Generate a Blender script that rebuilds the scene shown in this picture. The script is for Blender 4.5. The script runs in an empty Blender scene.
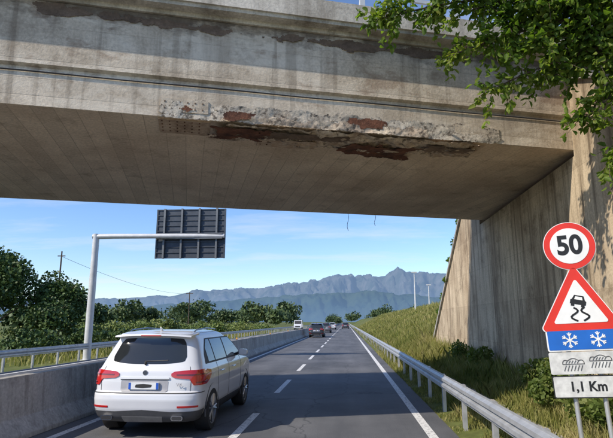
import bpy, math, random
import numpy as np
from mathutils import Vector, noise, Matrix
random.seed(7); rng=np.random.default_rng(7)
S=bpy.context.scene
rad=math.radians
# ------------------------------------------------------------ helpers
def N(t,typ,ins=None,**pr):
    n=t.nodes.new(typ)
    for k,v in pr.items(): setattr(n,k,v)
    if ins:
        for k,v in ins.items():
            s=n.inputs[k]
            if isinstance(v,bpy.types.NodeSocket): t.links.new(v,s)
            else: s.default_value=v
    return n
def c4(c): return (c[0],c[1],c[2],1.0)
def ramp(t,fac,stops):
    n=t.nodes.new('ShaderNodeValToRGB'); t.links.new(fac,n.inputs[0])
    e=n.color_ramp.elements
    while len(e)<len(stops): e.new(0.5)
    for i,(p,c) in enumerate(stops):
        e[i].position=p; e[i].color=c4(c) if not isinstance(c,(int,float)) else (c,c,c,1)
    return n.outputs[0]
def mix(t,fac,a,b,blend='MIX'):
    n=t.nodes.new('ShaderNodeMix'); n.data_type='RGBA'; n.blend_type=blend
    for i,v in ((0,fac),(6,a),(7,b)):
        s=n.inputs[i]
        if isinstance(v,bpy.types.NodeSocket): t.links.new(v,s)
        else: s.default_value=v if i==0 else c4(v)
    return n.outputs[2]
def newmat(name):
    m=bpy.data.materials.new(name); m.use_nodes=True
    t=m.node_tree; b=t.nodes['Principled BSDF']
    return m,t,b
def noi(t,vec,scale,detail=4,rough=.6,sc=None):
    if sc is not None:
        vec=N(t,'ShaderNodeMapping',{'Vector':vec,'Scale':sc}).outputs[0]
    return N(t,'ShaderNodeTexNoise',{'Vector':vec,'Scale':scale,'Detail':detail,'Roughness':rough}).outputs['Fac']
def plain(name,col,rough=.5,metal=0,var=.12,scale=8,spec=.5,bump=0,coat=0):
    m,t,b=newmat(name)
    tc=N(t,'ShaderNodeTexCoord').outputs['Object']
    f=noi(t,tc,scale,3)
    lo=[c*(1-var) for c in col]; hi=[min(1,c*(1+var)) for c in col]
    t.links.new(ramp(t,f,[(.3,lo),(.7,hi)]),b.inputs['Base Color'])
    b.inputs['Roughness'].default_value=rough; b.inputs['Metallic'].default_value=metal
    b.inputs['Specular IOR Level'].default_value=spec
    b.inputs['Coat Weight'].default_value=coat
    if bump:
        f2=noi(t,tc,scale*6,3)
        bn=N(t,'ShaderNodeBump',{'Height':f2,'Strength':bump,'Distance':.02})
        t.links.new(bn.outputs[0],b.inputs['Normal'])
    return m
def concrete(name,c1,c2,stain=(.05,.04,.03),stain_amt=.5,streak=.5,scale=.7,boards=0,bump=.35,rust=0,seed=0,panels=0,horiz=0,pale=0,topz=None,lineamt=.6,voids=0,drip=0):
    m,t,b=newmat(name)
    tc0=N(t,'ShaderNodeTexCoord').outputs['Object']
    tc=N(t,'ShaderNodeMapping',{'Vector':tc0,'Location':(seed*7.3,seed*3.1,0)}).outputs[0]
    big=noi(t,tc,scale,6,.65)
    col=ramp(t,big,[(.34,c1),(.62,c2)])
    fine=noi(t,tc,20,5,.7)
    col=mix(t,1.0,col,ramp(t,fine,[(.3,.72),(.7,1.14)]),'MULTIPLY')
    if pale:
        p=noi(t,tc,.8,5,.7,(.5,1,1.4))
        col=mix(t,ramp(t,p,[(.50,0),(.58,pale)]),col,(.76,.68,.56))
    if streak:
        s=noi(t,tc,2.4,5,.65,(1,1,.10))
        col=mix(t,ramp(t,s,[(.48,0),(.70,streak)]),col,stain)
    if drip:
        s=noi(t,tc,5.5,4,.6,(1,1,.035))
        col=mix(t,ramp(t,s,[(.54,0),(.66,drip)]),col,[x*.6 for x in stain])
    s2=noi(t,tc,1.3,6,.75)
    col=mix(t,ramp(t,s2,[(.54,0),(.68,stain_amt)]),col,stain)
    if voids:
        vv=noi(t,tc,9,4,.7)
        col=mix(t,ramp(t,vv,[(.52,0),(.62,voids)]),col,(.06,.045,.035))
    if rust:
        r=noi(t,tc,.9,6,.72,(.6,1,1.5))
        col=mix(t,ramp(t,r,[(.57,0),(.64,rust)]),col,(.22,.13,.08))
    sx=N(t,'ShaderNodeSeparateXYZ',{'Vector':tc0})
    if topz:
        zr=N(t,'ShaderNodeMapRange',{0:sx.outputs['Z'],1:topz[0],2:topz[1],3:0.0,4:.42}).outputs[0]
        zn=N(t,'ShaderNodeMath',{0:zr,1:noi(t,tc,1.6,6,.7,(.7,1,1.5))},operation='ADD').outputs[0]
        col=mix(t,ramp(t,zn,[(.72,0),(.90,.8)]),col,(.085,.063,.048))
    h=None
    def lines(sock,width,thick,amt,col,tone=True):
        q=N(t,'ShaderNodeMath',{0:sock,1:width},operation='DIVIDE').outputs[0]
        fr=N(t,'ShaderNodeMath',{0:q},operation='FRACT').outputs[0]
        pp=N(t,'ShaderNodeMath',{0:fr,1:.5},operation='PINGPONG').outputs[0]
        if tone:
            fl=N(t,'ShaderNodeMath',{0:q},operation='FLOOR').outputs[0]
            w=N(t,'ShaderNodeTexWhiteNoise',{'W':fl},noise_dimensions='1D').outputs['Value']
            col=mix(t,1.0,col,ramp(t,w,[(0,.92),(1,1.06)]),'MULTIPLY')
        # joints fade in and out along their length
        g=mix(t,1.0,ramp(t,pp,[(0,amt),(thick/width,0)]),ramp(t,big,[(.35,.25),(.6,1.0)]),'MULTIPLY')
        return mix(t,g,col,[x*.6 for x in stain]), g
    if boards: col,h=lines(sx.outputs['X'],boards,.012,lineamt,col)
    if panels:
        col,h=lines(sx.outputs['Y'],panels,.02,lineamt,col)
        col,_=lines(sx.outputs['Z'],1.25,.012,.3,col)
    if horiz: col,h=lines(sx.outputs['Z'],horiz,.010,.35,col)
    t.links.new(col,b.inputs['Base Color'])
    b.inputs['Roughness'].default_value=.88; b.inputs['Specular IOR Level'].default_value=.25
    bh=mix(t,.5,fine,big)
    if h is not None: bh=mix(t,h,bh,(0,0,0))
    bn=N(t,'ShaderNodeBump',{'Height':bh,'Strength':bump,'Distance':.03})
    t.links.new(bn.outputs[0],b.inputs['Normal'])
    return m
def leafmat(name,c1,c2,c3,trans=.35,scale=1.2):
    m,t,b=newmat(name)
    tc=N(t,'ShaderNodeTexCoord').outputs['Object']
    f=noi(t,tc,scale,2,.5); f2=noi(t,tc,scale*9,1,.5)
    col=ramp(t,mix(t,.5,f,f2),[(.35,c1),(.5,c2),(.66,c3)])
    t.links.new(col,b.inputs['Base Color']); b.inputs['Roughness'].default_value=.55
    b.inputs['Specular IOR Level'].default_value=.3
    if trans:
        tr=N(t,'ShaderNodeBsdfTranslucent',{'Color':mix(t,1.0,col,(1.3,1.5,.6),'MULTIPLY')})
        ms=N(t,'ShaderNodeMixShader',{0:trans,1:b.outputs[0],2:tr.outputs[0]})
        t.links.new(ms.outputs[0],t.nodes['Material Output'].inputs[0])
    return m
def link(o,parent=None):
    S.collection.objects.link(o)
    if parent: o.parent=parent
    return o
def mesh(name,v,f,mats,parent=None,smooth=False,mi=None):
    me=bpy.data.meshes.new(name); me.from_pydata([tuple(p) for p in v],[],f)
    if not isinstance(mats,(list,tuple)): mats=[mats]
    for m in mats: me.materials.append(m)
    if mi is not None: me.polygons.foreach_set('material_index',mi)
    if smooth: me.polygons.foreach_set('use_smooth',[True]*len(me.polygons))
    me.update(); return link(bpy.data.objects.new(name,me),parent)
def npmesh(name,V,nper,mats,parent=None,faces=None,mi=None):
    me=bpy.data.meshes.new(name)
    F=faces; me.vertices.add(len(V)); me.vertices.foreach_set('co',V.astype(np.float32).ravel())
    k=F.shape[1]; me.loops.add(F.size); me.loops.foreach_set('vertex_index',F.astype(np.int32).ravel())
    me.polygons.add(len(F)); me.polygons.foreach_set('loop_start',np.arange(0,F.size,k,dtype=np.int32))
    if not isinstance(mats,(list,tuple)): mats=[mats]
    for m in mats: me.materials.append(m)
    if mi is not None: me.polygons.foreach_set('material_index',mi)
    me.update(calc_edges=True); me.validate()
    return link(bpy.data.objects.new(name,me),parent)
def empty(name,loc=(0,0,0),rot=(0,0,0)):
    o=bpy.data.objects.new(name,None); o.location=loc; o.rotation_euler=rot; o.empty_display_size=.3
    return link(o)
class MB:
    def __init__(s): s.v=[];s.f=[];s.m=[]
    def box(s,a,b,m=0):
        i=len(s.v); x0,y0,z0=a;x1,y1,z1=b
        s.v+=[(x0,y0,z0),(x1,y0,z0),(x1,y1,z0),(x0,y1,z0),(x0,y0,z1),(x1,y0,z1),(x1,y1,z1),(x0,y1,z1)]
        for q in ((0,3,2,1),(4,5,6,7),(0,1,5,4),(1,2,6,5),(2,3,7,6),(3,0,4,7)):
            s.f.append(tuple(i+k for k in q)); s.m.append(m)
    def prism(s,pts,axis,a,b,m=0):
        i=len(s.v);n=len(pts)
        for c in (a,b):
            for p in pts:
                if axis=='x': s.v.append((c,p[0],p[1]))
                elif axis=='y': s.v.append((p[0],c,p[1]))
                else: s.v.append((p[0],p[1],c))
        s.f.append(tuple(range(i,i+n))[::-1]); s.f.append(tuple(range(i+n,i+2*n))); s.m+=[m,m]
        for k in range(n):
            l=(k+1)%n; s.f.append((i+k,i+l,i+n+l,i+n+k)); s.m.append(m)
    def tube(s,path,radii,seg=8,m=0,cap=True):
        i0=len(s.v); n=len(path)
        for j,p in enumerate(path):
            p=Vector(p); d=(Vector(path[min(j+1,n-1)])-Vector(path[max(j-1,0)])).normalized()
            u=d.orthogonal().normalized() if abs(d.z)<.99 else Vector((1,0,0)); 
            if abs(d.z)<.99: u=d.cross(Vector((0,0,1))).normalized()
            w=d.cross(u); r=radii[j] if isinstance(radii,(list,tuple)) else radii
            for k in range(seg):
                a=2*math.pi*k/seg; s.v.append(tuple(p+u*math.cos(a)*r+w*math.sin(a)*r))
        for j in range(n-1):
            for k in range(seg):
                a=i0+j*seg+k; b=i0+j*seg+(k+1)%seg
                s.f.append((a,b,b+seg,a+seg)); s.m.append(m)
        if cap:
            s.f.append(tuple(range(i0,i0+seg))[::-1]); s.f.append(tuple(range(i0+(n-1)*seg,i0+n*seg))); s.m+=[m,m]
    def obj(s,name,mats,parent=None,smooth=False,bevel=0):
        o=mesh(name,s.v,s.f,mats,parent,False,s.m)
        import bmesh
        bm=bmesh.new(); bm.from_mesh(o.data); bmesh.ops.recalc_face_normals(bm,faces=bm.faces); bm.to_mesh(o.data); bm.free()
        if smooth:
            o.data.polygons.foreach_set('use_smooth',[True]*len(o.data.polygons)); o.data.set_sharp_from_angle(angle=rad(40))
        if bevel:
            md=o.modifiers.new('b','BEVEL'); md.width=bevel; md.segments=2; md.limit_method='ANGLE'
        return o
# ------------------------------------------------------------ world
W=bpy.data.worlds.new("World"); S.world=W; W.use_nodes=True
t=W.node_tree; bg=t.nodes['Background']
SUN_EL=40; SUN_AZ=235
sky=N(t,'ShaderNodeTexSky',sky_type='NISHITA',sun_disc=False,sun_elevation=rad(SUN_EL),sun_rotation=rad(SUN_AZ),altitude=300,air_density=1.0,dust_density=.35,ozone_density=2.5)
g=N(t,'ShaderNodeTexCoord').outputs['Generated']
sp=N(t,'ShaderNodeSeparateXYZ',{'Vector':g})
zz=N(t,'ShaderNodeMath',{0:sp.outputs['Z'],1:.09},operation='ADD').outputs[0]
px=N(t,'ShaderNodeMath',{0:sp.outputs['X'],1:zz},operation='DIVIDE').outputs[0]
py=N(t,'ShaderNodeMath',{0:sp.outputs['Y'],1:zz},operation='DIVIDE').outputs[0]
cv=N(t,'ShaderNodeCombineXYZ',{'X':px,'Y':py}).outputs[0]
cf=noi(t,cv,.8,7,.62,(.55,1.25,1))
cm=ramp(t,cf,[(.49,0),(.74,.8)])
up=ramp(t,sp.outputs['Z'],[(.0,.0),(.03,.9),(.5,.6)])
fac=mix(t,1.0,cm,up,'MULTIPLY')
hs=N(t,'ShaderNodeHueSaturation',{'Color':sky.outputs[0],'Saturation':1.12,'Value':1.22}).outputs[0]
hs=mix(t,1.0,hs,(.94,.96,1.08),'MULTIPLY')
col=mix(t,fac,hs,(5.8,6.1,6.6))
t.links.new(col,bg.inputs[0]); bg.inputs[1].default_value=.15
L=bpy.data.lights.new('sun','SUN'); L.energy=5; L.angle=rad(.5); L.color=(1,.90,.75)
sun=link(bpy.data.objects.new('sun',L))
az=rad(SUN_AZ); el=rad(SUN_EL)
d=Vector((math.sin(az)*math.cos(el),math.cos(az)*math.cos(el),math.sin(el)))
sun.rotation_euler=d.to_track_quat('Z','Y').to_euler(); sun.location=d*50
# ------------------------------------------------------------ camera
cd=bpy.data.cameras.new('camera'); cam=link(bpy.data.objects.new('camera',cd)); S.camera=cam
cd.sensor_width=36; cd.lens=520/613*36; cd.clip_end=60000; cd.clip_start=.05
cam.location=(0,0,1.9); cam.rotation_euler=(rad(90+11.2),0,rad(4.3))
S.view_settings.view_transform='Standard'; S.view_settings.look='None'; S.view_settings.exposure=0
# ------------------------------------------------------------ materials
asph,t,b=newmat('asphalt')
tc=N(t,'ShaderNodeTexCoord').outputs['Object']
f1=noi(t,tc,.9,5,.6,(1,.06,1)); f2=noi(t,tc,60,4,.7); f3=noi(t,tc,.35,5,.65)
col=ramp(t,f1,[(.3,(.075,.078,.086)),(.7,(.14,.142,.15))])
col=mix(t,1.0,col,ramp(t,f2,[(.3,.6),(.7,1.4)]),'MULTIPLY')
col=mix(t,1.0,col,ramp(t,f3,[(.38,.74),(.62,1.15)]),'MULTIPLY')
vo=N(t,'ShaderNodeTexVoronoi',{'Vector':N(t,'ShaderNodeMapping',{'Vector':mix(t,.35,tc,N(t,'ShaderNodeTexNoise',{'Vector':tc,'Scale':1.5,'Detail':4}).outputs['Color'],'ADD'),'Scale':(.35,.12,1)}).outputs[0],'Scale':1.0},feature='DISTANCE_TO_EDGE').outputs['Distance']
col=mix(t,ramp(t,vo,[(0,.7),(.007,0)]),col,(.025,.025,.027))
t.links.new(col,b.inputs['Base Color']); b.inputs['Roughness'].default_value=.78
bn=N(t,'ShaderNodeBump',{'Height':f2,'Strength':.35,'Distance':.01}); t.links.new(bn.outputs[0],b.inputs['Normal'])
paint,t,b=newmat('road_paint')
tc=N(t,'ShaderNodeTexCoord').outputs['Object']
f=noi(t,tc,14,6,.75)
t.links.new(ramp(t,f,[(.38,(.22,.22,.225)),(.48,(.68,.68,.67)),(.7,(.8,.8,.79))]),b.inputs['Base Color']); b.inputs['Roughness'].default_value=.7
ground_m,t,b=newmat('ground_grass')
tc=N(t,'ShaderNodeTexCoord').outputs['Object']
f1=noi(t,tc,.08,6,.6); f2=noi(t,tc,2.5,6,.7); f3=noi(t,tc,.004,5,.6)
col=ramp(t,f1,[(.35,(.08,.11,.028)),(.5,(.13,.15,.045)),(.68,(.21,.18,.08))])
col=mix(t,1.0,col,ramp(t,f2,[(.3,.6),(.7,1.3)]),'MULTIPLY')
col=mix(t,ramp(t,f3,[(.4,0),(.6,.5)]),col,(.04,.07,.028))
t.links.new(col,b.inputs['Base Color']); b.inputs['Roughness'].default_value=.95; b.inputs['Specular IOR Level'].default_value=.1
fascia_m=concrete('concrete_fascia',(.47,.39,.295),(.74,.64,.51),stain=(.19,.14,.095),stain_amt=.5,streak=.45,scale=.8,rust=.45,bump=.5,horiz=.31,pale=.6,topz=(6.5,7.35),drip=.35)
soffit_m=concrete('concrete_soffit',(.58,.44,.31),(.80,.65,.48),stain=(.29,.20,.13),stain_amt=.5,streak=0,scale=.45,boards=.36,bump=.3,seed=2,lineamt=.6)  # concrete colour lifted to stand in for weak light bounced under the deck
wall_m=concrete('concrete_wall',(.42,.32,.215),(.66,.54,.385),stain=(.15,.105,.065),stain_amt=.65,streak=.75,scale=.5,panels=2.4,bump=.35,seed=3,lineamt=.5,drip=.55)
barrier_m=concrete('concrete_barrier',(.36,.345,.32),(.52,.505,.47),stain=(.15,.135,.115),stain_amt=.5,streak=.6,scale=1.2,bump=.3,seed=4,drip=.3)
spall_m=concrete('spalled_concrete',(.33,.28,.22),(.64,.57,.47),stain=(.15,.10,.07),stain_amt=.7,streak=0,scale=1.6,bump=.9,seed=5,voids=.8)
spall2_m=concrete('broken_concrete_underside',(.36,.27,.20),(.66,.55,.42),stain=(.13,.075,.05),stain_amt=.8,streak=0,scale=1.8,bump=.9,seed=9,voids=.75)
rust_m=concrete('rusted_steel',(.06,.028,.020),(.20,.085,.050),stain=(.03,.018,.014),stain_amt=.7,streak=0,scale=3,bump=1.0)
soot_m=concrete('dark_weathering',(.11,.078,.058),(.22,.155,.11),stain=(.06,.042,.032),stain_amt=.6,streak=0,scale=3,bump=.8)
plate_m=concrete('weathered_plate',(.38,.26,.17),(.56,.43,.31),stain=(.18,.11,.07),stain_amt=.7,streak=0,scale=3,bump=.5)
galv=plain('galvanised_steel',(.50,.51,.52),.45,.5,.18,4)
galv2=plain('gantry_steel',(.56,.57,.58),.5,.15,.12,3)
dark_m=plain('dark_grey_metal',(.055,.066,.085),.5,.2,.2,3)
rubber=plain('rubber',(.018,.018,.019),.8)
blackp=plain('black_plastic',(.028,.028,.030),.55)
bark=plain('bark',(.09,.065,.045),.9,0,.4,6,bump=.6)
# ------------------------------------------------------------ terrain
def walltop(y):
    return np.interp(y,[-6,2,10.68,10.7,18.46,18.48,29.3],[2.2,3.0,7.0,5.28,5.28,7.9,.9])
def gz(x,y):
    x=np.asarray(x,float); y=np.asarray(y,float)
    base=np.full(np.broadcast(x,y).shape,-.03)
    verge=-.03+.43*np.clip((x-1.95)/2.7,0,1)
    k=np.clip(1-(y-350)/300,0,1)
    sl=-.03+ .43*np.clip((x-1.95)/2.0,0,1)+3.2*np.clip((x-3.6)/6.0,0,1)*k
    sl*=np.clip((160-x)/80,0,1)
    b=np.clip((y-28.5)/1.2,0,1)
    behind=walltop(y)-.12
    behind=np.where(x>5.5,behind*np.clip((160-x)/120,0,1)+.0,behind)
    near=np.where(x>4.9,np.maximum(behind,sl),verge)
    near=np.where(x>8,np.maximum(near,sl),near)
    z=np.where(x>1.95,near*(1-b)+sl*b,base)
    left=np.clip((-13.3-x)/4,0,1)*-.35
    und=.5*np.sin(x*.05)*np.sin(y*.03)*np.clip((-20-x)/30,0,1)
    return z+left+und*0.6
xs=[-14000,-6000,-2500,-1000,-400,-200,-120,-80,-60,-45,-35,-27,-21,-17.5,-15,-13.3,-6,-5,0,1.9,1.96,2.3,2.7,3.1,3.6,4.1,4.6,4.80,4.97,5.5,6.3,7.2,8.2,9.6,11,14,20,30,45,80,160,400,1000,2500,6000,14000]
ys=[-300,-100,-40,-15,-6,-2]+list(np.arange(0,10.5,1))+[10.66,10.74,12,14,16,18.4,18.52]+list(np.arange(19.5,40,1))+[42,46,50,56,64,74,86,100,120,150,200,260,350,450,650,1000,1800,3500,7000,16000]
X,Y=np.meshgrid(xs,ys); Z=gz(X,Y)
V=np.stack([X,Y,Z],-1).reshape(-1,3); nx=len(xs); ny=len(ys)
I=np.arange(nx*ny).reshape(ny,nx)
F=np.stack([I[:-1,:-1],I[:-1,1:],I[1:,1:],I[1:,:-1]],-1).reshape(-1,4)
npmesh('ground',V,4,ground_m,faces=F)
def sheet(name,x0,x1,y0,y1,z,m,parent=None):
    b=MB(); ysl=np.linspace(y0,y1,max(2,int((y1-y0)/40)+1))
    for a,c in zip(ysl[:-1],ysl[1:]):
        i=len(b.v); b.v+=[(x0,a,z),(x1,a,z),(x1,c,z),(x0,c,z)]; b.f.append((i,i+1,i+2,i+3)); b.m.append(0)
    return b.obj(name,[m],parent)
sheet('road',-5.9,1.86,-30,900,0,asph)
sheet('opposite_road',-13.2,-6.0,-30,900,0,asph)
b=MB()
def ln(x0,x1,y0,y1,z=.004):
    i=len(b.v); b.v+=[(x0,y0,z),(x1,y0,z),(x1,y1,z),(x0,y1,z)]; b.f.append((i,i+1,i+2,i+3)); b.m.append(0)
for y in np.arange(-30,900,15):
    ln(1.35,1.51,y,y+15); ln(-5.02,-4.87,y,y+15); ln(-6.6,-6.45,y,y+15); ln(-12.7,-12.55,y,y+15)
k=8.2-6.5*5
while k<700:
    ln(-2.0,-1.85,k,k+3.3); ln(-9.6,-9.45,k+2,k+5.3); k+=6.5
b.obj('road_markings',[paint])
# ------------------------------------------------------------ overpass
ov=empty('road_overpass',(0,9.25,0),(0,0,math.atan(.305)))
DEP=7.27
import bmesh
def extr(name,prof,x0,x1,m,parent):
    b=MB(); b.prism(prof,'x',x0,x1); return b.obj(name,[m],parent)
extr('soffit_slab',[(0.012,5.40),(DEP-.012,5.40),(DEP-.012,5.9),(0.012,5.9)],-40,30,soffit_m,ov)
extr('front_edge_beam',[(0,5.405),(0,6.04),(.035,6.06),(.035,6.10),(-.05,6.13),(-.07,7.28),(.3,7.28),(.3,5.405+.2),(.011,5.405+.2)],-40,30,fascia_m,ov)
extr('rear_edge_beam',[(DEP,5.405),(DEP,6.04),(DEP+.07,6.1),(DEP+.07,7.28),(DEP-.3,7.28),(DEP-.3,5.7),(DEP-.01,5.7)],-40,30,fascia_m,ov)
corn_m=concrete('concrete_cornice',(.38,.345,.29),(.68,.63,.55),stain=(.13,.10,.075),stain_amt=.7,streak=.6,scale=.9,bump=.5,seed=6)
for yy,sg,nm in ((0,1,'front'),(DEP,-1,'rear')):
    extr(nm+'_cornice',[(yy-sg*.40,7.42),(yy-sg*.40,7.80),(yy+sg*.35,7.84),(yy+sg*.35,7.29),(yy-sg*.12,7.29),(yy-sg*.14,7.36),(yy-sg*.34,7.36),(yy-sg*.36,7.42)],-40,30,corn_m,ov)
extr('deck_surface',[(.36,7.5),(DEP-.36,7.5),(DEP-.36,7.6),(.36,7.6)],-40,30,asph,ov)
b=MB()
for yy in (-.2,DEP+.2):
    for i in range(-20,16):
        x=i*2.0+.35; b.box((x-.05,yy-.04,7.8),(x+.05,yy+.04,8.85))
    for z in (8.15,8.5,8.82): b.box((-40,yy-.03,z),(30,yy+.02,z+.07))
b.obj('railing',[galv2],ov)
def rough_patch(name,x0,x1,u0,u1,plane,m,thr=.0,amp=.05,res=.018,seed=0,off=.012,edge=.12,open_low=False,fr=2.2):
    nxx=int((x1-x0)/res)+1; nu=max(3,int((u1-u0)/res)+1); b=MB(); idx={}
    def put(i,j):
        if (i,j) in idx: return idx[(i,j)]
        x=x0+(x1-x0)*i/nxx; u=u0+(u1-u0)*j/nu
        n=noise.fractal(Vector((x*1.8+seed,u*3.0,seed)),.9,2.1,5)
        n2=noise.noise(Vector((x*12,u*14,seed+3)))
        jx=res*.9*noise.noise(Vector((x*40,u*40,seed+7))); ju=res*.9*noise.noise(Vector((x*40,u*40,seed+17)))
        o=off+amp*max(0,.45+n*.8+n2*.12)
        if plane=='f': p=(x+jx,-o,u+ju)
        else: p=(x+jx,u+ju,5.40-o)
        idx[(i,j)]=len(b.v); b.v.append(p); return idx[(i,j)]
    for i in range(nxx):
        for j in range(nu):
            ex=min(i,nxx-1-i)*res; ej=min(j,nu-1-j)*res
            if open_low: ej=(nu-1-j)*res
            e=min(ex/.35,ej/edge,1)
            n=noise.fractal(Vector((i*res*fr+seed*3,j*res*fr*1.45,seed+9)),.8,2.1,6)
            if n+e*1.1-.55>thr:
                b.f.append((put(i,j),put(i+1,j),put(i+1,j+1),put(i,j+1))); b.m.append(0)
    return b.obj(name,[m],ov,smooth=True)
rough_patch('spalled_edge',-3.35,3.3,5.39,5.76,'f',spall_m,thr=-.12,amp=.03,seed=1,open_low=True,off=.006)
rough_patch('spalled_edge_layer',-2.4,1.9,5.385,5.60,'f',spall2_m,thr=.0,amp=.05,seed=21,open_low=True,off=.035)
rough_patch('spalled_soffit_edge',-2.4,3.0,-.03,.95,'s',spall2_m,thr=-.05,amp=.09,seed=2,open_low=True,edge=.3,off=.01)
rough_patch('dark_cavity',-1.5,.3,.02,.42,'s',soot_m,thr=.0,amp=.03,seed=31,off=.085)
rough_patch('dark_cavity_b',1.7,2.9,.1,.5,'s',soot_m,thr=.0,amp=.03,seed=33,off=.085)
rough_patch('exposed_rebar_rust',-2.5,-1.35,.0,.66,'s',rust_m,thr=-.25,amp=.03,seed=3,off=.085)
rough_patch('rust_stain_band',.1,1.9,.35,1.2,'s',rust_m,thr=-.05,amp=.03,seed=4,off=.06,edge=.2)
rough_patch('rust_stain_band_b',-1.4,-.1,.5,1.05,'s',plate_m,thr=-.05,amp=.03,seed=14,off=.05)
rough_patch('rust_patch',-3.0,-2.7,5.48,5.66,'f',rust_m,thr=-.1,amp=.01,seed=5,off=.03)
rough_patch('rust_patch_b',.05,.85,5.42,5.68,'f',rust_m,thr=.05,amp=.01,seed=6,off=.04)
rough_patch('rust_patch_c',-2.35,-1.5,5.38,5.60,'f',rust_m,thr=-.05,amp=.01,seed=16,off=.095)
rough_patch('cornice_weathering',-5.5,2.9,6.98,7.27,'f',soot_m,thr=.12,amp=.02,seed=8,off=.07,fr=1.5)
b=MB()
for x0,x1,y0,y1 in ((-3.35,-2.45,.06,.75),(1.8,3.0,.1,.65),(-1.5,-.6,.75,1.1)):
    b.box((x0,y0,5.375),(x1,y1,5.402))
    for i in range(int((x1-x0)/.13)):
        for j in range(int((y1-y0)/.16)):
            b.box((x0+.05+i*.13,y0+.05+j*.16,5.366),(x0+.075+i*.13,y0+.075+j*.16,5.377),1)
b.obj('bolted_plates',[plate_m,rust_m],ov)
b=MB()
b.box((-3.32,-.022,5.50),(-2.5,.004,5.74),0)
for i in range(6):
    for j in range(2): b.box((-3.26+i*.13,-.030,5.55+j*.12),(-3.235+i*.13,-.021,5.575+j*.12),1)
b.box((2.3,-.022,5.47),(3.25,.004,5.72),0)
b.obj('repair_plates',[fascia_m,soot_m],ov)
b=MB()
b.tube([(x,-.02,6.0+.006*math.sin(x*2)) for x in np.arange(-16,9,.5)],.012,5)
for lx,l in ((2.35,.6),(3.3,.4)):
    b.tube([(lx+.03*math.sin(i*1.3),DEP+.09,5.45-l*i/5) for i in range(6)],.008,5)
b.obj('hanging_wires',[blackp],ov)
b=MB(); b.box((-21,.6,-.5),(-20,DEP-.6,5.40)); b.obj('bridge_pier',[wall_m],ov)
b=MB()
b.prism([(-6,-.5),(29.3,-.5),(29.3,.9),(18.47,7.9),(18.47,5.27),(10.69,5.27),(10.69,7.0),(2,3.0),(-6,2.2)],'x',4.75,5.15)
b.obj('retaining_wall',[wall_m])
b=MB()
for (ya,za),(yb,zb) in (((18.49,7.9),(29.35,.9)),((-6,2.2),(2,3.0)),((2,3.0),(10.5,6.92))):
    b.prism([(ya,za-.02),(yb,zb-.02),(yb,zb+.14),(ya,za+.14)],'x',4.66,5.24)
b.obj('wall_coping',[barrier_m])
b=MB(); 
for i,y in enumerate(np.arange(7.0,28,1.0)):
    b.box((3.0,y+.01,0.0),(3.14,y+.99,.26+.01*math.sin(i*2.1)))
b.obj('concrete_kerb',[barrier_m],bevel=.012)
# ------------------------------------------------------------ concrete barrier
b=MB()
prof=[(-.31,0),(-.31,.08),(-.13,.33),(-.085,1.0),(.085,1.0),(.13,.33),(.31,.08),(.31,0)]
y=-12
while y<600:
    b.prism([(p[0]-5.62,p[1]) for p in prof],'y',y+.012,y+5.988); y+=6
b.obj('concrete_barrier',[barrier_m],bevel=.012)
yel=plain('reflector_amber',(.75,.35,.04),.3); 
b=MB()
for k in range(30):
    y=3+k*12; b.box((-5.66,y-.04,1.0),(-5.58,y+.04,1.03),1); b.box((-5.655,y-.02,1.03),(-5.585,y+.02,1.10),0)
b.obj('barrier_reflectors',[yel,blackp])
def guardrail(name,x,y0,y1,sg,zt=.80,step=2.0):
    b=MB(); pr=[(0,0),(.0,.03),(.055,.065),(.055,.12),(.0,.155),(.055,.19),(.055,.245),(0,.28),(0,.31)]
    out=[(x+sg*p[0],zt-.31+p[1]) for p in pr]; inn=[(x+sg*(p[0]-.006),zt-.31+p[1]) for p in pr]
    y=y0
    while y<y1:
        ye=min(y+4,y1); b.prism(out+inn[::-1],'y',y,ye-.004)
        o2=[(p[0]+sg*.005,p[1]) for p in out]; b.prism(o2+out[::-1],'y',y-.16,y+.16)
        for dy in (-.11,.11):
            for dz in (.045,.27): b.box((x+sg*.015-.012,y+dy-.012,zt-.31+dz-.012),(x+sg*.04+.012,y+dy+.012,zt-.31+dz+.012))
        y+=4
    y=y0+.4
    while y<y1:
        b.box((x-sg*.05-.035,y,-.2),(x-sg*.05+.035,y+.10,zt-.02)); b.box((x-.02 if sg>0 else x,y+.02,zt-.24),(x if sg>0 else x+.02,y+.08,zt-.08)); y+=step
    return b.obj(name,[galv])
guardrail('guardrail',2.05,5.6,420,-1)
guardrail('guardrail',-13.6,-10,420,1)
# ------------------------------------------------------------ gantry sign (seen from behind)
ga=empty('overhead_sign_gantry',(-13.7,27.4,0))
b=MB()
b.tube([(0,0,-.4),(0,0,3),(0,0,6.66)],[.20,.19,.17],12)
b.tube([(-.17,0,6.52),(1,0,6.53),(7.1,.35,6.53)],[.15,.14,.12],12)
b.box((-.3,-.3,-.35),(.3,.3,-.05))
b.obj('mast_and_arm',[galv2],ga,smooth=True)
b=MB(); x0,x1,z0,z1=3.25,7.1,5.35,8.05
b.box((x0,.45,z0),(x1,.48,z1))
b.box((x0-.03,.40,z0-.03),(x0+.05,.50,z1+.03)); b.box((x1-.05,.40,z0-.03),(x1+.03,.50,z1+.03))
for i in range(10): 
    z=z0+(z1-z0)*i/9; b.box((x0+.051,.405,z-.025),(x1-.051,.449,z+.025))
b.obj('sign_panel',[dark_m],ga)
b=MB()
for i in range(4):
    x=x0+.45+i*(x1-x0-.9)/3; b.box((x-.05,.30,z0-.05),(x+.05,.403,z1+.05))
for z in (6.4,6.66): b.box((x0+.1,.2,z-.03),(x1-.1,.298,z+.03))
b.obj('stiffeners',[plain('stiffener_grey',(.16,.17,.18),.5,.4)],ga)
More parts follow.
